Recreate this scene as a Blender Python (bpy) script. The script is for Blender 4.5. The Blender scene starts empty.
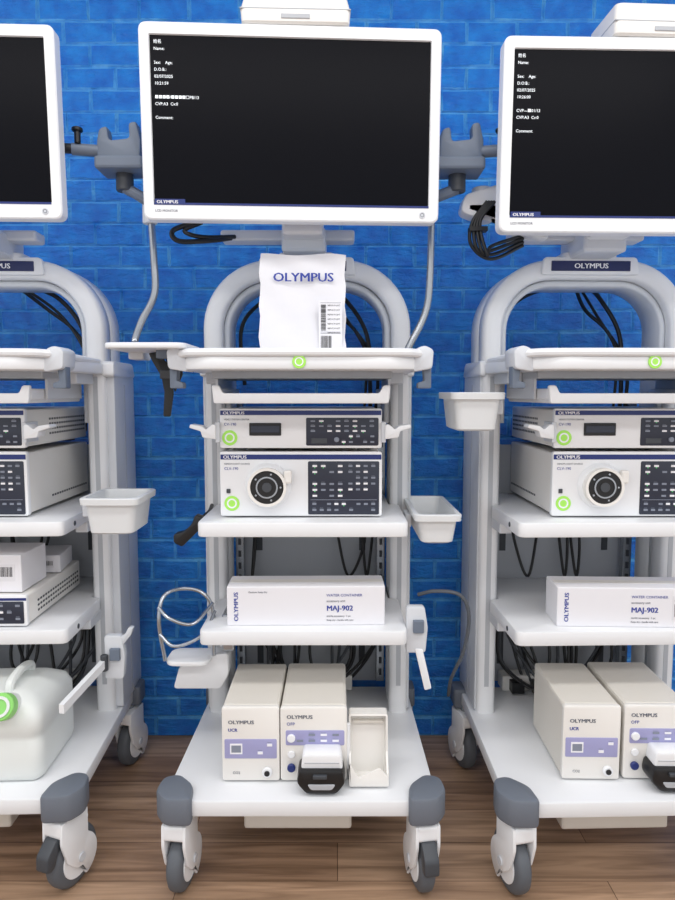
import bpy, bmesh, math, random
from mathutils import Vector, Matrix
random.seed(4)
S = bpy.context.scene
try:
    S.view_settings.view_transform = 'Standard'
except Exception:
    pass

# ------------------------------------------------------------------ materials
def lin(c):
    c = c/255.0
    return c/12.92 if c <= 0.04045 else ((c+0.055)/1.055)**2.4

def mat(name, rgb, rough=.5, metal=0, emit=0, spec=.5, bump=0, bscale=200, var=.03, vscale=8):
    m = bpy.data.materials.new(name); m.use_nodes = True
    nt = m.node_tree; b = nt.nodes['Principled BSDF']
    c = [lin(v) for v in rgb]
    tc = nt.nodes.new('ShaderNodeTexCoord')
    n = nt.nodes.new('ShaderNodeTexNoise'); n.inputs['Scale'].default_value = vscale
    nt.links.new(tc.outputs['Object'], n.inputs['Vector'])
    mx = nt.nodes.new('ShaderNodeMix'); mx.data_type = 'RGBA'
    mx.inputs[6].default_value = (*[max(0, v*(1-var)) for v in c], 1)
    mx.inputs[7].default_value = (*[min(1, v*(1+var)) for v in c], 1)
    nt.links.new(n.outputs['Fac'], mx.inputs[0])
    nt.links.new(mx.outputs[2], b.inputs['Base Color'])
    b.inputs['Roughness'].default_value = rough
    b.inputs['Metallic'].default_value = metal
    b.inputs['Specular IOR Level'].default_value = spec
    if emit:
        b.inputs['Emission Color'].default_value = (*c, 1)
        b.inputs['Emission Strength'].default_value = emit
    if bump:
        n2 = nt.nodes.new('ShaderNodeTexNoise'); n2.inputs['Scale'].default_value = bscale
        n2.inputs['Detail'].default_value = 4
        nt.links.new(tc.outputs['Object'], n2.inputs['Vector'])
        bp = nt.nodes.new('ShaderNodeBump'); bp.inputs['Strength'].default_value = bump
        bp.inputs['Distance'].default_value = .004
        nt.links.new(n2.outputs['Fac'], bp.inputs['Height'])
        nt.links.new(bp.outputs['Normal'], b.inputs['Normal'])
    return m

WHITE = mat('white_paint', (226, 228, 231), .38)
SHELF = mat('shelf_white', (228, 230, 233), .35)
FRAME = mat('frame_grey_white', (206, 210, 216), .4)
PANEL = mat('back_panel_grey', (178, 182, 188), .5)
BEZEL = mat('bezel_white', (234, 236, 239), .35)
CREAM = mat('case_cream', (222, 218, 210), .45)
CREAM2 = mat('case_cream_light', (231, 229, 225), .4)
GREY = mat('bumper_grey', (104, 111, 122), .5)
HOLD = mat('holder_grey', (104, 115, 131), .45)
DKGREY = mat('dark_grey', (62, 66, 72), .5)
TYRE = mat('tyre_grey', (88, 93, 100), .6)
METAL = mat('steel', (165, 170, 176), .25, metal=.85)
BLACK = mat('black_plastic', (16, 17, 20), .4)
SCREEN = mat('screen_black', (11, 12, 18), .25, spec=.07)
PDARK = mat('control_panel_dark', (40, 46, 62), .35)
NAVY = mat('navy_stripe', (24, 44, 112), .35)
NAVYD = mat('navy_dark', (20, 32, 84), .4)
GREEN = mat('green_sticker', (165, 230, 95), .5)
LILAC = mat('lilac_panel', (158, 158, 200), .4)
PAPER = mat('paper_white', (218, 218, 223), .7, bump=.15, bscale=30)
CARD = mat('carton_white', (226, 226, 231), .65)
TXTB = mat('text_blue', (40, 60, 150), .6)
TXTG = mat('text_grey', (90, 96, 110), .6)
TXTK = mat('text_black', (25, 25, 30), .6)
TXTW = mat('text_white', (235, 235, 240), .6)
TXTE = mat('text_lit', (220, 225, 230), .6, emit=.7)
BIN = mat('bin_plastic', (216, 219, 221), .4)
CAN = mat('can_plastic', (222, 226, 224), .35)
CAPG = mat('cap_green', (140, 212, 110), .4)
LEDG = mat('led_green', (90, 200, 120), .5, emit=.4)
BTN = mat('button_grey', (128, 135, 150), .5)

# ------------------------------------------------------------------ helpers
def empty(name, loc, rz=0, par=None, rx=0):
    o = bpy.data.objects.new(name, None); S.collection.objects.link(o)
    o.empty_display_size = .05
    o.location = loc; o.rotation_euler = (math.radians(rx), 0, math.radians(rz))
    if par: o.parent = par
    return o

def mk(name, par, bm, m, smooth=False, ang=35):
    bmesh.ops.recalc_face_normals(bm, faces=bm.faces)
    me = bpy.data.meshes.new(name); bm.to_mesh(me); bm.free()
    me.materials.append(m)
    if smooth:
        me.shade_smooth()
        me.set_sharp_from_angle(angle=math.radians(ang))
    o = bpy.data.objects.new(name, me); S.collection.objects.link(o)
    if par: o.parent = par
    return o

def box(name, par, m, x0, x1, y0, y1, z0, z1, bev=.002, seg=2):
    bm = bmesh.new()
    bmesh.ops.create_cube(bm, size=1)
    sx, sy, sz = abs(x1-x0), abs(y1-y0), abs(z1-z0)
    for v in bm.verts:
        v.co = Vector(((x0+x1)/2+v.co.x*sx, (y0+y1)/2+v.co.y*sy, (z0+z1)/2+v.co.z*sz))
    bev = min(bev, .3*min(sx, sy, sz))
    if bev > .0002:
        bmesh.ops.bevel(bm, geom=bm.edges[:], offset=bev, segments=seg, profile=.5, affect='EDGES')
    return mk(name, par, bm, m)

def frame_from(d):
    d = d.normalized()
    up = Vector((0, 0, 1)) if abs(d.z) < .9 else Vector((1, 0, 0))
    a = d.cross(up).normalized(); b = d.cross(a).normalized()
    return a, b

def loft(name, par, m, loops, cap0=True, cap1=True, smooth=True, ang=35):
    bm = bmesh.new(); R = []
    for L in loops:
        R.append([bm.verts.new(p) for p in L])
    n = len(R[0])
    for i in range(len(R)-1):
        for j in range(n):
            bm.faces.new((R[i][j], R[i][(j+1) % n], R[i+1][(j+1) % n], R[i+1][j]))
    if cap0: bm.faces.new(R[0])
    if cap1: bm.faces.new(R[-1])
    return mk(name, par, bm, m, smooth, ang)

def cyl(name, par, m, p0, p1, r, r2=None, n=28, ch=None):
    p0 = Vector(p0); p1 = Vector(p1); d = p1-p0; L = d.length; d.normalize()
    a, b = frame_from(d)
    if r2 is None: r2 = r
    if ch is None: ch = min(.002, L*.2, r*.2)
    def ring(c, rr): return [c+(a*math.cos(t)+b*math.sin(t))*rr for t in [2*math.pi*i/n for i in range(n)]]
    return loft(name, par, m, [ring(p0, r-ch), ring(p0+d*ch, r), ring(p1-d*ch, r2), ring(p1, r2-ch)])

def ring_(name, par, m, p0, p1, r, rin, n=32):
    p0 = Vector(p0); p1 = Vector(p1); d = (p1-p0).normalized(); a, b = frame_from(d)
    def ring(c, rr): return [c+(a*math.cos(t)+b*math.sin(t))*rr for t in [2*math.pi*i/n for i in range(n)]]
    return loft(name, par, m, [ring(p0, rin), ring(p0, r), ring(p1, r), ring(p1, rin), ring(p0, rin)], False, False)

def catmull(P, k=8):
    P = [Vector(p) for p in P]
    if len(P) < 3: return P
    Q = [P[0]*2-P[1]]+P+[P[-1]*2-P[-2]]; out = []
    for i in range(1, len(Q)-2):
        p0, p1, p2, p3 = Q[i-1:i+3]
        for j in range(k):
            t = j/k
            out.append(.5*((2*p1)+(p2-p0)*t+(2*p0-5*p1+4*p2-p3)*t*t+(3*p1-p0-3*p2+p3)*t**3))
    out.append(P[-1]); return out

def tube(name, par, m, P, r, n=10, smooth_path=True, k=8):
    P = catmull(P, k) if smooth_path else [Vector(p) for p in P]
    loops = []; a = None
    for i, p in enumerate(P):
        d = (P[min(i+1, len(P)-1)]-P[max(i-1, 0)]).normalized()
        if a is None: a, _ = frame_from(d)
        a = (a-d*a.dot(d)).normalized(); b = d.cross(a)
        loops.append([p+(a*math.cos(2*math.pi*j/n)+b*math.sin(2*math.pi*j/n))*r for j in range(n)])
    return loft(name, par, m, loops)

def rpoly(pts, r, n=5):
    out = []; N = len(pts)
    for i in range(N):
        p = Vector(pts[i][:2]); a = Vector(pts[i-1][:2]); c = Vector(pts[(i+1) % N][:2])
        rr = r[i] if isinstance(r, (list, tuple)) else r
        u = (a-p); v = (c-p)
        rr = min(rr, u.length*.49, v.length*.49)
        if rr < 1e-5: out.append((p.x, p.y)); continue
        s = p+u.normalized()*rr; e = p+v.normalized()*rr
        for j in range(n+1):
            t = j/n
            q = s*(1-t)**2+p*2*t*(1-t)+e*t*t
            out.append((q.x, q.y))
    return out

def rrect(x0, x1, y0, y1, r, n=5):
    return rpoly([(x0, y0), (x1, y0), (x1, y1), (x0, y1)], r, n)

def to3(p, plane, a):
    if plane == 'xy': return Vector((p[0], p[1], a))
    if plane == 'xz': return Vector((p[0], a, p[1]))
    return Vector((a, p[0], p[1]))

def prism(name, par, m, pts, plane, a, b, bev=.002, smooth=True):
    bm = bmesh.new()
    A = [bm.verts.new(to3(p, plane, a)) for p in pts]
    B = [bm.verts.new(to3(p, plane, b)) for p in pts]
    fa = bm.faces.new(A); fb = bm.faces.new(B); n = len(pts)
    for i in range(n): bm.faces.new((A[i], A[(i+1) % n], B[(i+1) % n], B[i]))
    bmesh.ops.recalc_face_normals(bm, faces=bm.faces)
    if bev > 0:
        bmesh.ops.bevel(bm, geom=list(set(fa.edges[:]+fb.edges[:])), offset=min(bev, abs(b-a)*.3), segments=2, profile=.5, affect='EDGES')
    return mk(name, par, bm, m, smooth, 30)

def text(name, par, m, s, x, y, z, size, rz=0, align='LEFT', vert=False, bold=0, sx=None):
    cu = bpy.data.curves.new(name, 'FONT'); cu.body = s; cu.size = size; cu.align_x = align
    cu.extrude = .0002; cu.resolution_u = 2
    o = bpy.data.objects.new(name+'_tmp', cu); S.collection.objects.link(o)
    bpy.context.view_layer.update()
    me = bpy.data.meshes.new_from_object(o.evaluated_get(bpy.context.evaluated_depsgraph_get()))
    bpy.data.objects.remove(o)
    if sx is None: sx = 1.13 if s == BR else 1
    me.transform(Matrix.Diagonal((sx, 1, 1, 1)))
    if bold:
        bm = bmesh.new()
        for k, dx in enumerate((-.03, -.01, .01, .03)):
            m2 = me.copy(); m2.transform(Matrix.Translation((dx*size, 0, .00005*k)))
            bm.from_mesh(m2)
        bm.to_mesh(me); bm.free()
    M = Matrix.Translation((x, y, z)) @ Matrix.Rotation(math.radians(rz), 4, 'Z') @ Matrix.Rotation(math.radians(90), 4, 'X')
    if vert: M = M @ Matrix.Rotation(math.radians(90), 4, 'Z')
    me.transform(M); me.materials.clear(); me.materials.append(m)
    t = bpy.data.objects.new(name, me); S.collection.objects.link(t); t.parent = par
    return t

def multibox(name, par, m, L):
    bm = bmesh.new()
    for (x0, x1, y0, y1, z0, z1) in L:
        r = bmesh.ops.create_cube(bm, size=1)
        for v in r['verts']:
            v.co = Vector(((x0+x1)/2+v.co.x*(x1-x0), (y0+y1)/2+v.co.y*(y1-y0), (z0+z1)/2+v.co.z*(z1-z0)))
    return mk(name, par, bm, m)

BR = 'OLYMPUS'
WALLY = 2.0
# ------------------------------------------------------------------ room
def foam(name, c1, c2, rough):
    m = bpy.data.materials.new(name); m.use_nodes = True
    nt = m.node_tree; b = nt.nodes['Principled BSDF']
    tc = nt.nodes.new('ShaderNodeTexCoord')
    n1 = nt.nodes.new('ShaderNodeTexNoise'); n1.inputs['Scale'].default_value = 22; n1.inputs['Detail'].default_value = 8
    cr = nt.nodes.new('ShaderNodeValToRGB')
    cr.color_ramp.elements[0].position = .34; cr.color_ramp.elements[0].color = (*[lin(v) for v in c1], 1)
    cr.color_ramp.elements[1].position = .68; cr.color_ramp.elements[1].color = (*[lin(v) for v in c2], 1)
    n2 = nt.nodes.new('ShaderNodeTexNoise'); n2.inputs['Scale'].default_value = 42; n2.inputs['Detail'].default_value = 9
    n2.inputs['Roughness'].default_value = .66
    bp = nt.nodes.new('ShaderNodeBump'); bp.inputs['Strength'].default_value = 1.0; bp.inputs['Distance'].default_value = .018
    mp = nt.nodes.new('ShaderNodeMapping'); mp.inputs['Scale'].default_value = (.6, 1, 1.5)
    nt.links.new(tc.outputs['Object'], n1.inputs['Vector'])
    nt.links.new(tc.outputs['Object'], mp.inputs['Vector']); nt.links.new(mp.outputs['Vector'], n2.inputs['Vector'])
    nt.links.new(n1.outputs['Fac'], cr.inputs['Fac']); nt.links.new(cr.outputs['Color'], b.inputs['Base Color'])
    nt.links.new(n2.outputs['Fac'], bp.inputs['Height']); nt.links.new(bp.outputs['Normal'], b.inputs['Normal'])
    b.inputs['Roughness'].default_value = rough; b.inputs['Specular IOR Level'].default_value = .6
    return m

def wall():
    m = foam('blue_foam_brick', (6, 112, 218), (24, 146, 242), .3)
    mg = foam('blue_foam_groove_highlight', (48, 152, 240), (108, 192, 250), .35)  # bevels and grooves: edge highlights painted into the base colour as lighter blue
    bm = bmesh.new()
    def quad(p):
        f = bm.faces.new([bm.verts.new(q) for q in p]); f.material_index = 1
    X0, X1, H = -2.6, 2.6, 2.7
    quad([(X0, WALLY, 0), (X1, WALLY, 0), (X1, WALLY, H), (X0, WALLY, H)])
    quad([(X0, WALLY+.08, 0), (X0, WALLY+.08, H), (X1, WALLY+.08, H), (X1, WALLY+.08, 0)])
    bh, bw, g, d, s = .063, .145, .0014, .006, .0046
    row = 0; z = 0
    while z < H-.01:
        z1 = min(z+bh, H); x = X0-(bw/2 if row % 2 else 0)
        while x < X1:
            xa, xb = max(x, X0)+g/2, min(x+bw, X1)-g/2
            if xb-xa > .03 and z1-z > .02:
                za, zb = z+g/2, z1-g/2
                dd = d*random.uniform(.75, 1.1)
                B = [(xa, WALLY, za), (xb, WALLY, za), (xb, WALLY, zb), (xa, WALLY, zb)]
                j = lambda: random.uniform(-.002, .002)
                F = [(xa+s+j(), WALLY-dd, za+s+j()), (xb-s+j(), WALLY-dd, za+s+j()), (xb-s+j(), WALLY-dd, zb-s+j()), (xa+s+j(), WALLY-dd, zb-s+j())]
                vb = [bm.verts.new(p) for p in B]; vf = [bm.verts.new(p) for p in F]
                bm.faces.new(vf)
                for i in range(4):
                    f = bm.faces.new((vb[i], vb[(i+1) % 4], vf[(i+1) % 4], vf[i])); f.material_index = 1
            x += bw
        z += bh; row += 1
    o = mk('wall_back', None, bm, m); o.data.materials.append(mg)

def floor():
    m = bpy.data.materials.new('wood_planks'); m.use_nodes = True
    nt = m.node_tree; b = nt.nodes['Principled BSDF']
    tc = nt.nodes.new('ShaderNodeTexCoord')
    br = nt.nodes.new('ShaderNodeTexBrick'); br.inputs['Scale'].default_value = 1
    br.inputs['Brick Width'].default_value = .95; br.inputs['Row Height'].default_value = .125
    br.inputs['Mortar Size'].default_value = .0010; br.offset = .37
    br.inputs['Color1'].default_value = (lin(186), lin(156), lin(130), 1)
    br.inputs['Color2'].default_value = (lin(160), lin(130), lin(106), 1)
    br.inputs['Mortar'].default_value = (lin(100), lin(76), lin(60), 1)
    mp = nt.nodes.new('ShaderNodeMapping'); mp.inputs['Scale'].default_value = (2.2, 34, 1)
    n = nt.nodes.new('ShaderNodeTexNoise'); n.inputs['Scale'].default_value = 1.3; n.inputs['Detail'].default_value = 8
    n.inputs['Distortion'].default_value = .8
    cr = nt.nodes.new('ShaderNodeValToRGB')
    cr.color_ramp.elements[0].position = .34; cr.color_ramp.elements[0].color = (.50, .46, .42, 1)
    cr.color_ramp.elements[1].position = .64; cr.color_ramp.elements[1].color = (1.12, 1.1, 1.08, 1)
    mx = nt.nodes.new('ShaderNodeMix'); mx.data_type = 'RGBA'; mx.blend_type = 'MULTIPLY'; mx.inputs[0].default_value = .9
    nt.links.new(tc.outputs['Object'], br.inputs['Vector']); nt.links.new(tc.outputs['Object'], mp.inputs['Vector'])
    nt.links.new(mp.outputs['Vector'], n.inputs['Vector']); nt.links.new(n.outputs['Fac'], cr.inputs['Fac'])
    nt.links.new(br.outputs['Color'], mx.inputs[6]); nt.links.new(cr.outputs['Color'], mx.inputs[7])
    nt.links.new(mx.outputs[2], b.inputs['Base Color']); b.inputs['Roughness'].default_value = .38
    bm = bmesh.new()
    bmesh.ops.create_cube(bm, size=1)
    for v in bm.verts: v.co = Vector((v.co.x*5.2, -.5+v.co.y*5.16, -.02+v.co.z*.04))
    mk('floor', None, bm, m)

wall(); floor()
CEILM = mat('ceiling_white', (225, 225, 225), .8)
box('ceiling', None, CEILM, -2.6, 2.6, -3.08, 2.08, 2.7, 2.76, 0)

# ------------------------------------------------------------------ cart
def caster(par, idx, x, y, th, pedal=False):
    e = empty('caster_%d' % idx, (x, y, 0), th, par)
    R = .066; cy = .012; cz = R
    def circ(r, a0, a1, n): return [(cy+r*math.cos(math.radians(a0+(a1-a0)*i/n)), cz+r*math.sin(math.radians(a0+(a1-a0)*i/n))) for i in range(n+1)]
    a, b = -.017, .017
    L = []
    n = 44
    for xx, rr in ((a, R-.022), (a, R-.010), (a+.005, R-.002), (-.006, R), (.006, R), (b-.005, R-.002), (b, R-.010), (b, R-.022)):
        L.append([Vector((xx, cy+rr*math.cos(2*math.pi*i/n), cz+rr*math.sin(2*math.pi*i/n))) for i in range(n)])
    loft('tyre', e, TYRE, L, ang=60)
    for s in (-1, 1):
        cyl('hub', e, BEZEL, (s*.0168, cy, cz), (s*.0195, cy, cz), .045, n=36)
        pts = [(-.042, .172), (.036, .172)]+circ(.050, 62, -75, 14)+circ(.022, -85, -140, 4)+[(-.028, .075), (-.044, .125)]
        prism('fork', e, BEZEL, rpoly(pts, .006, 2), 'yz', s*.0195, s*.027, .004)
        cyl('axle_cap', e, FRAME, (s*.027, cy, cz), (s*.030, cy, cz), .010)
    prism('fork_crown', e, BEZEL, rpoly([(-.042, .172), (.036, .172), (.045, .136), (-.044, .136)], .01), 'yz', -.022, .022, .003)
    cyl('stem', e, METAL, (0, 0, .15), (0, 0, .19), .014)
    if pedal:
        prism('brake_pedal', e, DKGREY, rpoly([(-.076, .082), (-.074, .115), (-.045, .142), (-.030, .132), (-.055, .080)], .008), 'yz', -.016, .016, .004)

def archpath(hw, ztop, r, zb, n=14):
    P = [(-hw, zb), (-hw, (zb+ztop-r)/2), (-hw, ztop-r)]
    for i in range(1, n+1):
        t = math.pi-(math.pi/2)*i/n; P.append((-hw+r+r*math.cos(t), ztop-r+r*math.sin(t)))
    for i in range(0, n+1):
        t = math.pi/2-(math.pi/2)*i/n; P.append((hw-r+r*math.cos(t), ztop-r+r*math.sin(t)))
    P += [(hw, (zb+ztop-r)/2), (hw, zb)]
    return P

def band(name, par, m, P, w, y0, y1, ch=.008):
    loops = []
    for i, p in enumerate(P):
        a = Vector(P[max(i-1, 0)]); c = Vector(P[min(i+1, len(P)-1)]); d = (c-a).normalized(); nn = Vector((d.y, -d.x))
        def q(o, y): return Vector((p[0]+nn.x*o, y, p[1]+nn.y*o))
        h = w/2
        loops.append([q(-h+ch, y0), q(h-ch, y0), q(h, y0+ch), q(h, y1-ch), q(h-ch, y1), q(-h+ch, y1), q(-h, y1-ch), q(-h, y0+ch)])
    return loft(name, par, m, loops, smooth=True, ang=50)

def cart(xc, rz=0, table=False, th=(20, -25, 10, -10), pw=.270):
    Y = 1.65
    e = empty('endoscopy_cart', (xc, Y, 0), rz)
    def y(v): return v-Y
    band('arch_frame', e, WHITE, archpath(.240, 1.390, .15, .222), .048, y(1.70), y(1.76))
    band('arch_frame_groove', e, PANEL, archpath(.240, 1.389, .15, .222), .040, y(1.755), y(1.775), .003)
    band('arch_frame_rear', e, WHITE, archpath(.240, 1.390, .15, .222), .048, y(1.77), y(1.85))
    band('arch_inner_trim', e, FRAME, archpath(.208, 1.357, .12, 1.0), .016, y(1.725), y(1.825), .004)
    for s in (-1, 1):
        box('post_groove', e, PANEL, s*.234, s*.246, y(1.699), y(1.702), .30, 1.12, .0005)
        box('post_rail', e, METAL, s*.19, s*.214, y(1.86), y(1.885), .24, 1.05, .002)
        multibox('rail_slots', e, DKGREY, [(s*.202-.004, s*.202+.004, y(1.858), y(1.861), z, z+.018) for z in [.26+.035*i for i in range(22)]])
        prism('side_panel', e, FRAME, rpoly([(y(1.715), .226), (y(1.90), .226), (y(1.90), 1.13), (y(1.715), 1.13)], .012), 'yz', s*.262, s*pw, .003)
        prism('side_panel_cap', e, WHITE, rpoly([(y(1.695), 1.12), (y(1.90), 1.12), (y(1.88), 1.16), (y(1.70), 1.16)], .012), 'yz', s*.255, s*(pw+.005), .006)
        box('side_panel_seam', e, PANEL, s*(pw-.0005), s*(pw+.0008), y(1.80), y(1.806), .24, 1.10, .0003)
    # badge
    prism('badge_housing', e, WHITE, rpoly([(-.125, 1.374), (.125, 1.374), (.118, 1.418), (-.118, 1.418)], .01), 'xz', y(1.690), y(1.705), .003)
    box('badge_plate', e, NAVYD, -.100, .100, y(1.687), y(1.692), 1.383, 1.408, .002)
    text('badge_text', e, TXTW, BR, 0, y(1.6865), 1.3895, .0175, align='CENTER', bold=1)
    # base
    basepts = [(-.262, y(1.315)), (.262, y(1.315)), (.288, y(1.40)), (.278, y(1.86)), (-.278, y(1.86)), (-.288, y(1.40))]
    prism('base_deck', e, SHELF, rpoly(basepts, .012), 'xy', .19, .225, .004)
    prism('base_underframe', e, FRAME, rpoly([(-.23, y(1.36)), (.23, y(1.36)), (.25, y(1.84)), (-.25, y(1.84))], .02), 'xy', .165, .19, .002)
    box('base_tray', e, CREAM, -.135, .11, y(1.42), y(1.72), .090, .165, .006)
    for s in (-1, 1):
        pts = [(s*.225, y(1.297)), (s*.285, y(1.300)), (s*.310, y(1.335)), (s*.304, y(1.385)), (s*.27, y(1.395)), (s*.232, y(1.355))]
        prism('bumper', e, GREY, rpoly(pts, .016), 'xy', .178, .240, .008)
        prism('bumper_rear', e, GREY, rpoly([(s*.25, y(1.82)), (s*.30, y(1.82)), (s*.30, y(1.885)), (s*.25, y(1.885))], .012), 'xy', .18, .235, .006)
    caster(e, 1, -.262, y(1.352), th[0], False); caster(e, 2, .262, y(1.352), th[1], True)
    caster(e, 3, -.265, y(1.83), th[2]); caster(e, 4, .265, y(1.83), th[3])
    # shelves
    for i, z in enumerate((.54, .79)):
        pts = [(-.237, y(1.455)), (.237, y(1.455)), (.237, y(1.69)), (.212, y(1.70)), (.212, y(1.895)), (-.212, y(1.895)), (-.212, y(1.70)), (-.237, y(1.69))]
        prism('shelf_%d' % (i+1), e, SHELF, rpoly(pts, [.018, .018, 0, 0, 0, 0, 0, 0]), 'xy', z-.034, z, .004)
        for s in (-1, 1):
            box('shelf_bracket', e, FRAME, s*.205, s*.236, y(1.62), y(1.80), z-.06, z-.033, .003)
            cyl('shelf_bolt', e, DKGREY, (s*.2365, y(1.53), z-.018), (s*.2385, y(1.53), z-.018), .006)
    box('back_panel', e, PANEL, -.212, .212, y(1.897), y(1.905), .226, .93, .001)
    multibox('back_panel_slots', e, DKGREY, [(x-.009, x+.009, y(1.8955), y(1.8975), z0, z1) for x in (-.15, .15) for (z0, z1) in ((.62, .75), (.28, .48))])
    # top shelf
    tp = [(-.255, y(1.40)), (-.20, y(1.352)), (.20, y(1.352)), (.255, y(1.40)), (.262, y(1.70)), (-.262, y(1.70))]
    prism('top_shelf', e, SHELF, rpoly(tp, [.03, .06, .06, .03, .01, .01], 7), 'xy', 1.126, 1.154, .006)
    rim = [(-.25, y(1.69), 1.157), (-.252, y(1.43), 1.159), (-.235, y(1.378), 1.161), (-.18, y(1.357), 1.161), (0, y(1.353), 1.161), (.18, y(1.357), 1.161), (.235, y(1.378), 1.161), (.252, y(1.43), 1.159), (.25, y(1.69), 1.157)]
    tube('top_shelf_rim', e, WHITE, rim, .009)
    for s in (-1, 1):
        prism('shelf_handle', e, FRAME, rpoly([(s*.235, 1.122), (s*.276, 1.129), (s*.279, 1.168), (s*.260, 1.178), (s*.24, 1.170)], .008), 'xz', y(1.385), y(1.46), .004)
        prism('handle_hook', e, HOLD, rpoly([(s*.258, 1.14), (s*.276, 1.14), (s*.276, 1.088), (s*.248, 1.088), (s*.248, 1.10), (s*.262, 1.104)], .004), 'xz', y(1.40), y(1.43), .002)
        box('tray_hanger', e, FRAME, s*.192, s*.198, y(1.50), y(1.72), 1.064, 1.128, .001)
        box('shelf_arm', e, FRAME, s*.20, s*.236, y(1.58), y(1.72), 1.10, 1.128, .003)
    box('top_shelf_underframe', e, PANEL, -.20, .20, y(1.47), y(1.72), 1.110, 1.127, .003)
    cyl('round_sticker', e, GREEN, (0, y(1.3515), 1.142), (0, y(1.3495), 1.142), .014, ch=.0003)
    ring_('sticker_ring', e, TXTW, (0, y(1.3495), 1.142), (0, y(1.3490), 1.142), .009, .0065)
    # keyboard tray
    kp = rpoly([(-.185, y(1.42)), (.185, y(1.42)), (.19, y(1.74)), (-.19, y(1.74))], .015)
    prism('keyboard_tray', e, WHITE, kp, 'xy', 1.056, 1.070, .004)
    prism('keyboard_tray_lip', e, BEZEL, rpoly([(-.188, 1.056), (.188, 1.056), (.192, 1.095), (.176, 1.095), (.168, 1.078), (-.168, 1.078), (-.176, 1.095), (-.192, 1.095)], .005), 'xz', y(1.418), y(1.432), .003)
    for s in (-1, 1):
        box('keyboard_tray_side', e, BEZEL, s*.178, s*.190, y(1.43), y(1.73), 1.064, 1.088, .003)
    # monitor column
    box('monitor_column', e, FRAME, -.055, .05, y(1.60), y(1.76), 1.412, 1.47, .008)
    prism('monitor_column_base', e, WHITE, rpoly([(-.07, y(1.69)), (.07, y(1.69)), (.07, y(1.84)), (-.07, y(1.84))], .02), 'xy', 1.408, 1.43, .004)
    box('monitor_neck', e, WHITE, -.05, .045, y(1.55), y(1.64), 1.44, 1.62, .008)
    box('monitor_crossbar', e, FRAME, -.21, .12, y(1.66), y(1.72), 1.452, 1.478, .006)
    # cables hanging inside arch
    tube('arch_cable', e, BLACK, [(.03, y(1.80), 1.37), (.10, y(1.86), 1.335), (.16, y(1.87), 1.24), (.17, y(1.87), 1.10), (.17, y(1.88), .95)], .006)
    tube('arch_cable', e, BLACK, [(.0, y(1.80), 1.37), (.06, y(1.87), 1.31), (.13, y(1.88), 1.25), (.19, y(1.88), 1.14), (.18, y(1.88), .97)], .005)
    tube('arch_cable', e, BLACK, [(.01, y(1.80), 1.37), (.09, y(1.87), 1.30), (.15, y(1.875), 1.21), (.16, y(1.88), 1.14), (.15, y(1.88), .97)], .004)
    tube('arch_cable', e, BLACK, [(-.03, y(1.80), 1.37), (-.12, y(1.87), 1.34), (-.19, y(1.87), 1.26), (-.185, y(1.88), 1.1)], .0055)
    # cables at shelf backs
    for k in range(9):
        x0 = random.uniform(-.19, .19); x1 = random.uniform(-.19, .19)
        tube('shelf_cable', e, BLACK if k % 3 else DKGREY, [(x0, y(1.885), .5), (x0+.02, y(1.86), .36), ((x0+x1)/2, y(1.765+.01*k), .240), (x1, y(1.84), .30), (x1, y(1.885), .45)], .0045)
    for k in range(3):
        x0 = random.uniform(-.17, .17); x1 = x0+random.uniform(-.1, .1)
        tube('shelf_cable', e, BLACK, [(x0, y(1.885), .74), (x0+.01, y(1.87), .65), ((x0+x1)/2, y(1.84), .56), (x1, y(1.885), .7)], .004)
    box('power_strip', e, CREAM2, -.16, .12, y(1.83), y(1.88), .2255, .27, .004)
    multibox('power_plugs', e, BLACK, [(x, x+.035, y(1.80), y(1.831), .232, .262) for x in (-.14, -.08, -.01, .06)])
    if table:
        prism('side_table', e, WHITE, rpoly([(-.405, y(1.36)), (-.235, y(1.36)), (-.235, y(1.54)), (-.405, y(1.54))], .03), 'xy', 1.170, 1.182, .004)
        box('side_table_arm', e, HOLD, -.31, -.235, y(1.42), y(1.46), 1.152, 1.171, .003)
        tube('hose_pole', e, METAL, [(-.385, y(1.56), 1.17), (-.408, y(1.6), 1.20), (-.39, y(1.6), 1.25), (-.358, y(1.6), 1.315), (-.358, y(1.6), 1.40), (-.366, y(1.6), 1.56)], .0085)
        box('hose_pole_clamp', e, FRAME, -.40, -.365, y(1.52), y(1.58), 1.155, 1.185, .003)
        tube('hose_pole', e, METAL, [(.235, y(1.6), 1.15), (.25, y(1.6), 1.19), (.288, y(1.6), 1.27), (.298, y(1.6), 1.36), (.300, y(1.6), 1.56)], .0085)
    return e

cart(-.078, 0, True, (-7, 9, 10, -10)); cart(-.862, 2, False, (22, -22, 15, -12), .284); cart(.637, 1.5, False, (11, 10, 12, 10), .268)

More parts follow.
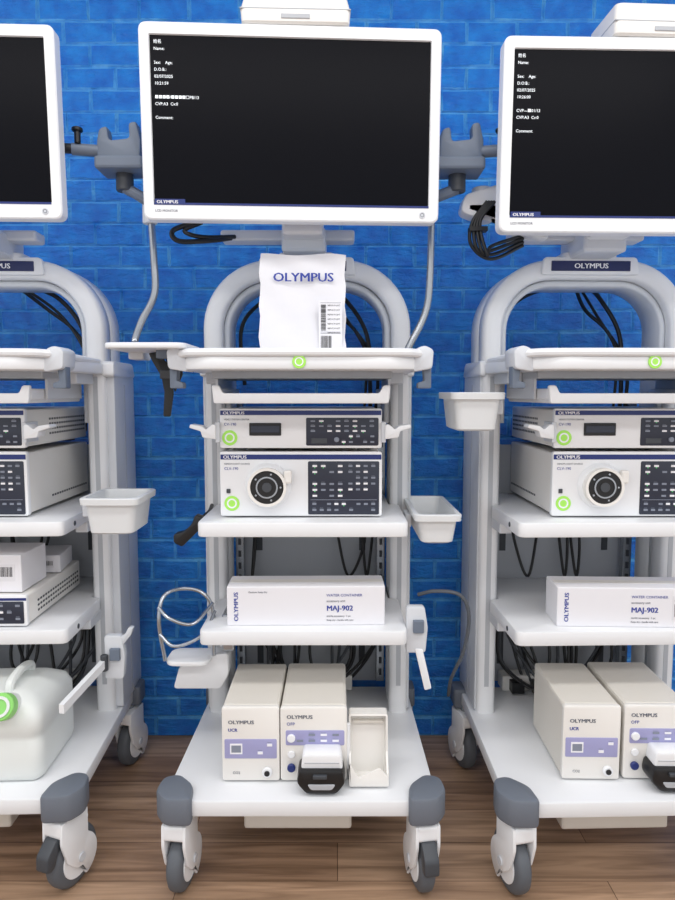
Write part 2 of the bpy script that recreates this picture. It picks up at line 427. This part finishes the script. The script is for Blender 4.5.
# ------------------------------------------------------------------ monitors
def monitor(x, z0, rz, lines):
    e = empty('medical_monitor', (x, 1.463, z0), rz, None, 2.2)
    W, H = .317, .396
    o = rrect(-W, W, 0, H, .018, 6)
    o2 = rrect(-W+.003, W-.003, .003, H-.003, .016, 6)
    i1 = rrect(-W+.021, W-.021, .034, H-.024, .003, 6)
    i2 = rrect(-W+.023, W-.023, .036, H-.026, .002, 6)
    L = [[to3(p, 'xz', .034) for p in o], [to3(p, 'xz', .003) for p in o], [to3(p, 'xz', 0) for p in o2], [to3(p, 'xz', 0) for p in i1], [to3(p, 'xz', .006) for p in i2]]
    loft('bezel', e, BEZEL, L, True, False, True, 25)
    prism('screen', e, SCREEN, rrect(-W+.0225, W-.0225, .0355, H-.0255, .002, 2), 'xz', .004, .03, 0)
    loft('back_housing', e, FRAME, [[to3(p, 'xz', .034) for p in rrect(-W+.02, W-.02, .02, H-.02, .02, 5)], [to3(p, 'xz', .07) for p in rrect(-.2, .2, .08, .33, .03, 5)], [to3(p, 'xz', .074) for p in rrect(-.19, .19, .09, .32, .03, 5)]])
    box('vesa_plate', e, DKGREY, -.06, .06, .073, .078, .12, .24, .002)
    box('navy_trim', e, NAVY, -W+.022, W-.022, -.0008, .004, .0305, .0350, .0001)
    box('logo_plate', e, NAVY, -W+.024, -W+.088, -.0010, .004, .0305, .0425, .0002)
    text('logo', e, TXTW, BR, -W+.028, -.0013, .0333, .0092, bold=1)
    text('model_text', e, TXTG, 'LCD MONITOR', -W+.024, -.0004, .016, .007)
    cyl('power_button', e, FRAME, (W-.036, .0005, .016), (W-.036, -.0015, .016), .007)
    ring_('button_ring', e, TXTG, (W-.036, -.0016, .016), (W-.036, -.0020, .016), .0042, .0032)
    ly = H-.041
    for s in lines:
        if s: text('screen_text', e, TXTE, s, -W+.030, .0036, ly, .0085)
        ly -= .0136
    return e
monitor(-.0965, 1.448, 2.9, ['姓名', 'Name:', '', 'Sex:    Age:', 'D.O.B.:', '02/07/2025', '10:21:59', '', '■■■■/■■■■□PB/13', 'CVP:A3  Cv:0', '', 'Comment:'])
monitor(-.916, 1.456, 2.5, ['姓名', 'Name:', '', 'Sex:    Age:', 'D.O.B.:'])
monitor(.664, 1.423, 1.6, ['姓名', 'Name:', '', 'Sex:    Age:', 'D.O.B.:', '02/07/2025', '10:26:00', '', 'CVP---■01/13', 'CVP:A3  Cv:0', '', 'Comment:'])

def receiver(x, z, rz):
    e = empty('wireless_receiver', (x, 1.462, z), rz)
    loft('housing', e, CREAM2, [[Vector((p[0], p[1], 0)) for p in rrect(-.108, .108, -.01, .13, .012)], [Vector((p[0], p[1], .004)) for p in rrect(-.113, .113, -.014, .134, .012)],
         [Vector((p[0], p[1], .028)) for p in rrect(-.115, .115, -.016, .136, .012)], [Vector((p[0], p[1], .07)) for p in rrect(-.106, .106, .0, .13, .012)], [Vector((p[0], p[1], .074)) for p in rrect(-.10, .10, .006, .124, .012)]])
    box('seam', e, PANEL, -.1155, .1155, -.0165, .1, .027, .029, .0003)
    box('front_port', e, PANEL, -.03, .03, -.0165, -.01, .009, .018, .001)
    multibox('mount_feet', e, FRAME, [(-.08, -.05, -.005, .02, -.003, 0), (.05, .08, -.005, .02, -.003, 0)])
receiver(-.088, 1.8465, 2)
receiver(.690, 1.8215, 3)

# ------------------------------------------------------------------ processor / light source
def vents(e, W, D, z0, z1, n=16):
    rows = int((z1-z0)/.012)
    L = []
    for s in (-1, 1):
        for r in range(rows):
            for i in range(n):
                yy = D-.02-i*.0145
                xx = s*W
                L.append((min(xx, xx+s*.0006), max(xx, xx+s*.0006), yy-.0045, yy+.0045, z0+r*.012, z0+r*.012+.005))
    multibox('side_vents', e, DKGREY, L)

def controls(e, x0, x1, z0, z1, yf, nx, nz, seed):
    rnd = random.Random(seed)
    A, B, C = [], [], []
    for i in range(nx):
        for j in range(nz):
            if rnd.random() < .22: continue
            cx = x0+(x1-x0)*(i+.5)/nx; cz = z0+(z1-z0)*(j+.5)/nz
            w = (x1-x0)/nx*.27; h = (z1-z0)/nz*.16
            k = rnd.random()
            T = A if k < .68 else B
            T.append((cx-w, cx+w, yf-.0012, yf, cz-h, cz+h))
            if k > .3: A.append((cx-w*.9, cx+w*.7, yf-.0005, yf, cz+h*1.8, cz+h*2.1))
            if k > .9: C.append((cx-.0012, cx+.0012, yf-.0016, yf, cz-h*2.2, cz-h*1.4))
    if A: multibox('buttons', e, BTN, A)
    if B: multibox('button_marks', e, TXTW, B)
    if C: multibox('leds', e, LEDG, C)

def clampshape(e, x, z, s):
    prism('scope_clamp', e, BEZEL, rpoly([(x, z), (x+s*.030, z+.004), (x+s*.034, z+.018), (x+s*.060, z+.026), (x+s*.057, z+.034), (x+s*.032, z+.030), (x+s*.022, z+.022), (x+s*.008, z+.034), (x, z+.032)], .003), 'xz', -.02, .02, .002)

def processor(x, z, rz=0):
    e = empty('video_processor', (x, 1.51, z), rz); W = .186; D = .375
    box('case', e, CREAM2, -W+.002, W-.002, .014, D, .008, .094, .004)
    prism('front_panel', e, BEZEL, rrect(-W, W, .006, .097, .006), 'xz', 0, .016, .003)
    multibox('feet', e, DKGREY, [(a, a+.03, b, b+.03, 0, .009) for a in (-.16, .13) for b in (.03, .32)])
    box('navy_stripe', e, NAVY, -W+.002, W-.002, -.0008, .002, .082, .0925, .0003)
    text('logo', e, TXTW, BR, -W+.008, -.001, .0835, .010, bold=1)
    prism('control_panel', e, PDARK, rrect(.012, .178, .012, .076, .004), 'xz', -.0012, .002, .0004)
    controls(e, .018, .172, .04, .074, -.0012, 8, 3, 3)
    controls(e, .09, .172, .014, .040, -.0012, 5, 2, 8)
    box('usb_cover', e, DKGREY, .024, .06, -.002, 0, .017, .029, .0005)
    cyl('knob', e, BTN, (.082, 0, .026), (.082, -.006, .026), .006)
    box('card_slot', e, BLACK, -.118, -.045, -.003, .002, .035, .064, .002)
    box('slot_door', e, PDARK, -.114, -.049, -.0045, -.002, .042, .058, .001)
    cyl('round_sticker', e, GREEN, (-.163, 0, .030), (-.163, -.0012, .030), .0175, ch=.0003)
    ring_('sticker_ring', e, TXTW, (-.163, -.0012, .030), (-.163, -.0017, .030), .0115, .008)
    text('model_text', e, TXTG, 'VIDEO SYSTEM CENTER', -W+.01, -.0004, .070, .0055)
    text('model_text2', e, TXTB, 'CV-190', -W+.01, -.0004, .058, .009)
    vents(e, W-.002, D, .03, .08)
    for s in (-1, 1):
        clampshape(e, s*(W+.006), .028, s)
        box('clamp_plate', e, FRAME, s*(W-.002), s*(W+.008), -.012, .05, .020, .066, .001)
    return e

def lightsrc(x, z, rz=0):
    e = empty('light_source', (x, 1.51, z), rz); W = .187; D = .375
    box('case', e, CREAM2, -W+.002, W-.002, .014, D, .008, .150, .004)
    prism('front_panel', e, BEZEL, rrect(-W, W, .004, .154, .007), 'xz', 0, .016, .003)
    multibox('feet', e, DKGREY, [(a, a+.03, b, b+.03, 0, .009) for a in (-.16, .13) for b in (.03, .32)])
    box('navy_stripe', e, NAVY, -W+.002, W-.002, -.0008, .002, .136, .1475, .0003)
    text('logo', e, TXTW, BR, -W+.008, -.001, .138, .011, bold=1)
    prism('control_panel', e, PDARK, rrect(.016, .180, .008, .132, .004), 'xz', -.0012, .002, .0004)
    controls(e, .022, .10, .045, .128, -.0012, 4, 6, 5)
    controls(e, .105, .175, .06, .128, -.0012, 4, 5, 6)
    controls(e, .022, .175, .012, .04, -.0012, 9, 2, 11)
    box('panel_rule', e, BTN, .022, .175, -.0018, -.001, .042, .0432, .0001)
    cx, cz = -.076, .075
    cyl('socket_flange', e, BEZEL, (cx, .002, cz), (cx, -.012, cz), .053, .049, n=48, ch=.003)
    ring_('socket_collar', e, CREAM2, (cx, -.012, cz), (cx, -.030, cz), .044, .038, 40)
    cyl('socket_black', e, BLACK, (cx, -.011, cz), (cx, -.028, cz), .038, n=40)
    ring_('socket_metal', e, METAL, (cx, -.0282, cz), (cx, -.031, cz), .025, .0215, 32)
    cyl('socket_hole', e, DKGREY, (cx, -.0282, cz), (cx, -.0305, cz), .011)
    for k in range(5):
        t = k*2*math.pi/5
        cyl('socket_pin', e, METAL, (cx+.031*math.cos(t), -.0275, cz+.031*math.sin(t)), (cx+.031*math.cos(t), -.0295, cz+.031*math.sin(t)), .0025, n=10)
    box('socket_lever', e, CREAM2, cx+.038, cx+.056, -.026, -.008, cz+.008, cz+.038, .004)
    cyl('round_sticker', e, GREEN, (-.160, 0, .034), (-.160, -.0012, .034), .0175, ch=.0003)
    ring_('sticker_ring', e, TXTW, (-.160, -.0012, .034), (-.160, -.0017, .034), .0115, .008)
    text('model_text', e, TXTG, 'XENON LIGHT SOURCE', -W+.01, -.0004, .124, .0055)
    text('model_text2', e, TXTB, 'CLV-190', -W+.01, -.0004, .112, .009)
    box('rocker', e, DKGREY, -.172, -.163, -.003, 0, .058, .068, .001)
    vents(e, W-.002, D, .03, .05)
    return e

for x in (-.084, -.902, .682):
    lightsrc(x, .790); processor(x, .946)

# ------------------------------------------------------------------ cartons
def barcode(e, x0, x1, z0, z1, y, horiz=True):
    rnd = random.Random(int(abs(x0*1000)))
    L = []; x = x0
    if horiz:
        while x < x1:
            w = rnd.choice((.0006, .001, .0016)); L.append((x, x+w, y-.0003, y, z0, z1)); x += w+rnd.choice((.0008, .0014))
    else:
        x = z0
        while x < z1:
            w = rnd.choice((.0006, .001, .0016)); L.append((x0, x1, y-.0003, y, x, x+w)); x += w+rnd.choice((.0008, .0014))
    multibox('barcode', e, TXTK, L)

def carton(x, y, z, w, d, h, rz=0, rev=False):
    e = empty('accessory_carton', (x, y, z), rz)
    box('carton_body', e, CARD, -w/2, w/2, 0, d, 0, h, .0025)
    box('flap_seam', e, PANEL, -w/2+.002, w/2-.002, d*.5-.0006, d*.5+.0006, h-.0004, h+.0003, 0)
    box('tape', e, CREAM2, -w/2+.004, w/2-.004, d*.5-.012, d*.5+.012, h-.0002, h+.0004, 0)
    text('carton_brand', e, TXTB, BR, -w/2+.026, -.0004, h*.12, .0140, vert=True, bold=1)
    tx = w*.13 if not rev else -w*.04
    text('carton_text', e, TXTB, 'WATER CONTAINER', tx, -.0004, h*.74, .0088)
    text('carton_text', e, TXTB, 'MAJ-902', tx, -.0004, h*.38, .0175, bold=1)
    text('carton_text', e, TXTG, 'accessory unit', tx, -.0004, h*.60, .0075)
    text('carton_text', e, TXTG, 'sterile accessory  1 pc', tx, -.0004, h*.22, .0062)
    text('carton_text', e, TXTG, 'Keep dry - handle with care', tx, -.0004, h*.12, .0055)
    if rev:
        box('label', e, PAPER, w*.5-.105, w*.5-.035, -.0006, 0, h*.2, h*.8, 0)
        barcode(e, w*.5-.10, w*.5-.04, h*.28, h*.6, -.0006)
        text('label_text', e, TXTK, '0119-MAJ902', w*.5-.10, -.0008, h*.66, .007)
    else:
        text('carton_small', e, TXTG, 'Caution: keep dry', -w/2+.05, -.0004, h*.84, .006)
    return e
carton(-.073, 1.492, .540, .366, .092, .093, 1.0)
carton(.690, 1.480, .540, .366, .095, .093, -2, rev=True)
def vent_unit(x, y, z, rz):
    e = empty('recorder_unit', (x, y, z), rz); W = .16
    box('case', e, CREAM2, -W, W, .01, .33, .006, .074, .004)
    prism('front_panel', e, BEZEL, rrect(-W-.001, W+.001, .004, .076, .005), 'xz', 0, .012, .002)
    multibox('feet', e, DKGREY, [(a, a+.02, b, b+.02, 0, .007) for a in (-.14, .12) for b in (.03, .28)])
    prism('control_panel', e, PDARK, rrect(.03, W-.006, .01, .062, .003), 'xz', -.0012, .002, .0003)
    controls(e, .035, W-.01, .014, .06, -.0012, 6, 3, 21)
    box('navy_stripe', e, NAVY, -W, W, -.0008, .001, .064, .070, .0002)
    vents(e, W, .33, .02, .06, 18)
vent_unit(-.874, 1.475, .540, 1)
def small_carton(x, y, z, w, d, h, rz):
    e = empty('small_carton', (x, y, z), rz)
    box('carton_body', e, CARD, -w/2, w/2, 0, d, 0, h, .002)
    box('label', e, PAPER, w/2-.07, w/2-.015, -.0006, 0, h*.3, h*.75, 0)
    barcode(e, w/2-.065, w/2-.02, h*.42, h*.68, -.0006)
    text('carton_text', e, TXTB, 'MH-438', -.02, -.0004, h*.8, .008)
small_carton(-.853, 1.50, .6165, .24, .13, .088, 0)
small_carton(-.80, 1.66, .6165, .17, .12, .045, 8)

# ------------------------------------------------------------------ base devices
def regulator(x, y, rz=0):
    e = empty('gas_regulator', (x, y, .225), rz); W = .063; H = .172; D = .235
    box('case', e, CREAM, -W+.001, W-.001, .01, D, .006, H, .006)
    prism('front_panel', e, CREAM2, rrect(-W, W, .004, H, .007), 'xz', 0, .014, .003)
    multibox('feet', e, DKGREY, [(a, a+.02, b, b+.02, 0, .007) for a in (-.055, .035) for b in (.02, .2)])
    text('logo', e, TXTG, BR, -W+.014, -.0004, H*.78, .0115, bold=1)
    text('model_text', e, TXTB, 'UCR', -W+.014, -.0004, H*.68, .010, bold=1)
    prism('lilac_panel', e, LILAC, rrect(-W+.006, W-.006, .056, .100, .003), 'xz', -.001, .001, .0003)
    box('display', e, TXTW, -.045, -.018, -.0016, -.0008, .066, .090, .0003)
    box('display_inner', e, BTN, -.042, -.021, -.002, -.0015, .070, .086, .0002)
    controls(e, -.01, .052, .060, .096, -.001, 3, 2, 31)
    cyl('gas_port', e, BEZEL, (.036, 0, .026), (.036, -.008, .026), .011)
    cyl('gas_port_core', e, BLACK, (.036, -.008, .026), (.036, -.011, .026), .006)
    text('port_text', e, TXTG, 'CO2', -.04, -.0004, .02, .008)
def pump(x, y, rz=0, door=True):
    e = empty('flushing_pump', (x, y, .225), rz); W = .073; H = .172; D = .24
    box('case', e, CREAM, -W+.001, W-.001, .01, D, .006, H, .007)
    prism('front_panel', e, CREAM2, rrect(-W, W, .004, H, .008), 'xz', 0, .014, .003)
    multibox('feet', e, DKGREY, [(a, a+.02, b, b+.02, 0, .007) for a in (-.062, .042) for b in (.02, .2)])
    text('logo', e, TXTG, BR, -W+.014, -.0004, H*.85, .0115, bold=1)
    text('model_text', e, TXTB, 'OFP', -W+.014, -.0004, H*.76, .010)
    prism('lilac_panel', e, LILAC, rrect(-W+.012, W-.006, .086, .120, .004), 'xz', -.001, .001, .0003)
    controls(e, -W+.03, W-.012, .09, .117, -.001, 4, 2, 41)
    cyl('dial', e, BEZEL, (-W+.024, 0, .103), (-W+.024, -.006, .103), .009)
    cyl('outlet', e, NAVY, (-W+.024, 0, .036), (-W+.024, -.008, .036), .009)
    cyl('outlet_ring', e, BEZEL, (-W+.024, 0, .066), (-W+.024, -.005, .066), .008)
    prism('pump_lid', e, BEZEL, rpoly([(-.022, .090), (.060, .090), (.064, .056), (-.026, .056)], .008), 'xz', -.045, .0, .004)
    prism('pump_head', e, BLACK, rpoly([(-.030, .060), (.064, .060), (.069, .030), (.05, .006), (-.014, .006), (-.035, .030)], .010), 'xz', -.055, .0, .006)
    prism('pump_badge', e, PANEL, rpoly([(-.012, .030), (.048, .030), (.040, .018), (-.004, .018)], .005), 'xz', -.057, -.054, .0006)
    box('pump_latch', e, DKGREY, .0, .03, -.062, -.05, .044, .052, .002)
    box('pump_lid_line', e, PANEL, -.018, .056, -.0458, -.044, .070, .072, .0003)
    if door:
        x0, x1, z0, z1 = W+.004, W+.090, .006, .148
        def lean(p, yy): return Vector((p[0], yy+(p[1]-z0)*.12, p[1]))
        o = rrect(x0, x1, z0, z1, .006, 3); i = rrect(x0+.004, x1-.004, z0+.004, z1-.004, .004, 3); q = rrect(x0+.006, x1-.006, z0+.006, z1-.006, .003, 3)
        loft('tubing_cover', e, CREAM2, [[lean(p, .03) for p in o], [lean(p, .001) for p in o], [lean(p, .0) for p in i], [lean(p, .022) for p in q]], True, True)
        box('cover_ledge', e, CREAM2, x0+.004, x1-.004, -.022, .012, .007, .013, .002)
        prism('cover_lip', e, CREAM2, rpoly([(x0, .006), (x1, .006), (x1, .026), (x1-.02, .048), (x0+.02, .026), (x0, .06)], .004), 'xz', -.026, -.020, .002)
        for xx in (x0, x1-.005):
            prism('cover_cheek', e, CREAM2, rpoly([(-.024, .006), (.004, .006), (.010, .07), (-.022, .034)], .003), 'yz', xx, xx+.005, .001)
        cyl('cover_hinge', e, BEZEL, (x0-.002, .006, .03), (x0-.002, .012, .13), .005)
        box('cover_rib', e, CREAM, x0+.010, x1-.010, .026, .045, .122, .128, .001)
regulator(-.190, 1.382); pump(-.052, 1.382)
regulator(.558, 1.388, -1); pump(.703, 1.39, -1, False)

def jerrycan(x, y):
    e = empty('jerry_can', (x, y, .225), 2)
    loops = []
    for z, ins, r in ((0, .012, .02), (.006, .004, .028), (.02, 0, .03), (.085, 0, .03), (.093, .004, .03), (.106, .004, .03), (.114, 0, .03), (.145, 0, .03), (.168, .010, .03), (.184, .034, .03), (.190, .050, .02)):
        loops.append([Vector((p[0], p[1], z)) for p in rrect(-.125+ins, .125-ins, ins, .22-ins, r, 5)])
    loft('can_body', e, CAN, loops, ang=60)
    tube('can_handle', e, CAN, [(.04, .05, .182), (.04, .06, .204), (.04, .11, .212), (.04, .16, .204), (.04, .17, .182)], .010)
    a = Vector((.052, .03, .163)); d = Vector((0, -.8, .35)).normalized()
    cyl('neck', e, CAN, a, a+d*.045, .028)
    cyl('cap', e, CAPG, a+d*.03, a+d*.056, .029, n=36)
    ring_('cap_ring', e, CAN, a+d*.056, a+d*.059, .022, .016)
jerrycan(-.774, 1.375)

# ------------------------------------------------------------------ bag
def bag():
    e = empty('paper_bag', (-.079, 1.53, 1.155), 1.5)
    W = .096; H = .235; loops = []
    def front(u, t, k=0):
        return -(.045*(1-t)+.006)+.0035*math.sin(u*11+k*1.3)*(.3+t)
    for k in range(11):
        t = k/10; z = H*t
        dpt = .045*(1-t)+.006
        L = []
        n = 18
        for i in range(n+1):
            u = i/n; x = -W+2*W*u
            zz = z+(.003*math.sin(u*9+1)*t*t)
            L.append(Vector((x+.002*math.sin(k*2.1), front(u, t, k), zz)))
        for i in range(n, -1, -1):
            u = i/n; x = -W+2*W*u
            zz = z+(.003*math.sin(u*9+1)*t*t)
            L.append(Vector((x+.002*math.sin(k*2.1), dpt*.3+.003*math.sin(u*9+k), zz)))
        loops.append(L)
    loft('bag_body', e, PAPER, loops, ang=60)
    text('bag_logo', e, TXTB, BR, -.066, -.0262, .172, .0275, bold=1)
    box('bag_label', e, CARD, .036, .088, -.0475, -.0465, .012, .128, 0)
    barcode(e, .041, .064, .022, .05, -.048)
    barcode(e, .041, .052, .062, .118, -.048, False)
    for k in range(7):
        text('label_text', e, TXTK, 'REF 0119 LOT', .056, -.0478, .115-.010*k, .0045)
    multibox('label_rules', e, TXTG, [(.040, .085, -.0479, -.0474, z, z+.0006) for z in (.055, .058, .122)])
bag()

# ------------------------------------------------------------------ bins
def bin_(x0, x1, y0, y1, z0, z1, side):
    cx, cy = (x0+x1)/2, (y0+y1)/2
    e = empty('storage_bin', (cx, cy, z0)); w, d, h = (x1-x0)/2, (y1-y0)/2, z1-z0
    def L(ins, z, r=.018): return [Vector((p[0], p[1], z)) for p in rrect(-w+ins, w-ins, -d+ins, d-ins, r)]
    loft('bin_shell', e, BIN, [L(.022, 0), L(.016, .004), L(.009, h-.016), L(.0, h-.015), L(-.001, h-.002), L(.001, h), L(.009, h), L(.011, h-.004), L(.018, .008), L(.024, .005)], True, True, ang=40)
    box('bin_bracket', e, FRAME, (w-.004 if side > 0 else -w-.010), (w+.010 if side > 0 else -w+.004), -.03, .03, h-.05, h-.018, .002)
bin_(.174, .280, 1.46, 1.74, .737, .806, -1)
bin_(-.573, -.442, 1.44, 1.60, .762, .846, -1)
bin_(.246, .365, 1.43, 1.62, .995, 1.080, 1)

# ------------------------------------------------------------------ scope holders (hung on the hose poles)
def scope_holder(x, y, z, s):
    e = empty('scope_holder', (x, y, z))
    prism('cradle', e, HOLD, rpoly([(-.048, .0), (.048, .0), (.052, .05), (.042, .092), (.024, .088), (.026, .055), (-.02, .05), (-.024, .082), (-.042, .076), (-.048, .05)], .008), 'xz', -.045, -.01, .005)
    prism('cradle_rear', e, HOLD, rpoly([(-.046, .004), (.046, .004), (.046, .07), (.03, .07), (.02, .04), (-.02, .04), (-.03, .07), (-.046, .07)], .006), 'xz', .0, .03, .004)
    box('cradle_base', e, HOLD, -.054, .056, -.05, .035, -.012, .016, .006)
    cyl('hook_arm', e, HOLD, (s*.04, -.03, .03), (s*.105, -.045, .03), .013)
    cyl('hook_tip', e, BLACK, (s*.098, -.045, .03), (s*.12, -.05, .03), .011)
    cyl('lock_knob', e, BLACK, (s*.088, -.05, .04), (s*.088, -.05, .070), .007)
    cyl('lock_knob_cap', e, BLACK, (s*.088, -.05, .066), (s*.088, -.05, .074), .012)
    cyl('joint', e, DKGREY, (0, .0, -.05), (0, .0, -.008), .02)
    return e
h = scope_holder(-.495, 1.585, 1.596, -1)
tube('swing_arm', h, HOLD, [(0, 0, -.042), (.03, .0, -.058), (.06, .01, -.078), (.055, .016, -.09)], .013)
cyl('arm_collar', h, FRAME, (.052, .016, -.12), (.052, .016, -.05), .017)
h = scope_holder(.278, 1.585, 1.594, 1)
tube('swing_arm', h, HOLD, [(0, 0, -.042), (-.02, .0, -.05), (-.05, .01, -.06), (-.056, .016, -.07)], .013)
cyl('arm_collar', h, FRAME, (-.058, .016, -.11), (-.058, .016, -.04), .017)

# articulated arm + cables beside right monitor
e = empty('articulated_arm', (.40, 1.62, 1.545))
prism('upper_link', e, WHITE, rpoly([(-.10, .0), (.10, .06), (.10, .0), (-.07, -.055), (-.11, -.04)], .014), 'xz', -.02, .03, .006)
cyl('pivot', e, FRAME, (-.055, 0.005, -.06), (-.055, .005, .02), .024)
prism('lower_link', e, WHITE, rpoly([(-.088, -.03), (-.03, -.03), (.03, -.085), (.10, -.105), (.10, -.07), (.02, -.05)], .01), 'xz', -.02, .02, .005)
for k in range(4):
    tube('arm_cable', e, BLACK, [(-.05+.006*k, -.03, -.02), (-.085+.006*k, -.035, -.07), (-.085+.012*k, -.03-.004*k, -.12-.008*k), (-.035, -.02, -.150+.01*k), (.05, .02, -.11+.008*k)], .0042)
multibox('cable_tie', e, BLACK, [(-.092, -.05, -.045, -.02, -.09, -.08)])
e = empty('monitor_cable', (-.2, 1.6, 1.45))
tube('cable', e, BLACK, [(-.14, .0, .03), (-.185, -.02, .005), (-.17, -.02, -.018), (-.10, 0, -.012), (-.06, .05, .005)], .006)
tube('cable', e, BLACK, [(-.12, .0, .03), (-.16, -.01, .008), (-.12, -.01, -.006), (-.05, .05, .008)], .005)

# ------------------------------------------------------------------ straps / small hanging parts
e = empty('webbing_strap', (-.405, 1.5, 1.06))
prism('strap', e, BLACK, rpoly([(-.020, .108), (.000, .110), (.030, .075), (.034, .02), (.026, -.035), (.010, -.035), (.014, .02), (.008, .055), (-.012, .090)], .004), 'xz', -.004, .004, .001)
prism('strap_end', e, BLACK, rpoly([(.012, .108), (.050, .106), (.052, .06), (.034, .020), (.026, .05)], .004), 'xz', .01, .018, .001)
box('buckle', e, DKGREY, .006, .038, -.01, .006, .05, .07, .002)
e = empty('cable_clip', (-.358, 1.55, .770))
prism('clip', e, BLACK, rpoly([(-.03, -.045), (-.01, -.055), (.015, -.03), (.035, -.01), (.04, .015), (.022, .022), (.014, .0), (-.005, -.018), (-.03, -.025)], .006), 'xz', -.015, .015, .003)
tube('clip_strap', e, BLACK, [(.025, .0, .005), (.04, .06, .015), (.035, .13, .02)], .005)

def bottle_holder():
    e = empty('bottle_holder', (-.355, 1.55, .395))
    prism('bracket', e, WHITE, rpoly([(-.045, -.035), (.07, -.035), (.09, .0), (.09, .055), (.03, .05), (-.03, .02)], .01), 'xz', .0, .05, .004)
    prism('cup_ring', e, BEZEL, rrect(-.055, .05, -.04, .05, .03), 'xy', .038, .050, .004)
    tube('wire_hoop', e, METAL, [(-.055, -.03, .05), (-.062, -.05, .15), (-.055, -.03, .205), (-.02, 0, .215), (.03, 0, .205), (.055, 0, .16), (.055, .0, .05)], .0045)
    tube('wire_hoop', e, METAL, [(-.06, -.05, .12), (-.02, -.07, .10), (.04, -.05, .12), (.06, 0, .16)], .004)
    tube('wire_hoop', e, METAL, [(-.062, -.05, .185), (-.03, -.07, .165), (.02, -.06, .15), (.055, 0, .18)], .004)
    box('mount_block', e, METAL, .075, .105, .0, .09, .06, .15, .004)
bottle_holder()

def side_bracket(x, y, z, s):
    e = empty('side_bracket', (x, y, z))
    prism('bracket_plate', e, FRAME, rpoly([(-.02, .0), (.025, .0), (.03, .06), (.022, .11), (-.02, .11)], .008), 'xz', -.01, .012, .003)
    box('bracket_clip', e, HOLD, -.005, .02, -.02, -.009, .05, .08, .002)
    if s == 1:
        prism('drop_bar', e, BEZEL, rpoly([(0, .01), (.018, .01), (.04, -.085), (.024, -.09)], .004), 'xz', -.012, -.002, .002)
    else:
        prism('bracket_prong', e, FRAME, rpoly([(.02, .08), (.045, .11), (.052, .130), (.04, .130), (.03, .112), (.01, .10)], .004), 'xz', -.008, .008, .002)
        a, b = Vector((-.018, -.012, .045)), Vector((-.048, -.20, .018)); d = (b-a).normalized(); n = Vector((-d.y, d.x, 0))*.006; u = Vector((0, 0, .010))
        loft('long_bar', e, BEZEL, [[a-n-u, a+n-u, a+n+u, a-n+u], [b-n-u, b+n-u, b+n+u, b-n+u]], smooth=False)
        cyl('bar_pivot', e, DKGREY, a+Vector((0, -.006, -.02)), a+Vector((0, -.006, .02)), .009)
side_bracket(.180, 1.50, .475, 1)
side_bracket(-.552, 1.58, .376, 2)

# gas hose loop between carts
e = empty('rubber_hose', (.30, 1.6, .48))
tube('hose', e, TYRE, [(-.10, -.0, .10), (-.06, -.02, .115), (.0, -.02, .105), (.025, -.01, .05), (.02, .02, -.05), (.0, .08, -.15), (.005, .15, -.23)], .0045)

# ------------------------------------------------------------------ lights
def area(name, loc, rot, sx, sy, p, col=(1, 1, 1)):
    l = bpy.data.lights.new(name, 'AREA'); l.shape = 'RECTANGLE'; l.size = sx; l.size_y = sy; l.energy = p; l.color = col
    o = bpy.data.objects.new(name, l); o.location = loc; o.rotation_euler = rot; S.collection.objects.link(o)
area('ceiling_light', (-.1, .55, 2.66), (0, 0, 0), 4.2, .35, 36, (1, .99, .97))
area('ceiling_light.001', (0, -1.0, 2.66), (0, 0, 0), 4.2, .5, 52, (1, .99, .98))
w = bpy.data.worlds.new('World'); S.world = w; w.use_nodes = True
w.node_tree.nodes['Background'].inputs[0].default_value = (.97, .98, 1, 1)
w.node_tree.nodes['Background'].inputs[1].default_value = 1.1

# ------------------------------------------------------------------ camera
c = bpy.data.cameras.new('camera'); co = bpy.data.objects.new('camera', c); S.collection.objects.link(co)
c.sensor_fit = 'VERTICAL'; c.sensor_height = 36; c.sensor_width = 27; c.lens = 26.4
co.location = (0, 0, 1.08); co.rotation_euler = (math.radians(85), 0, 0)
c.clip_start = .02
S.camera = co
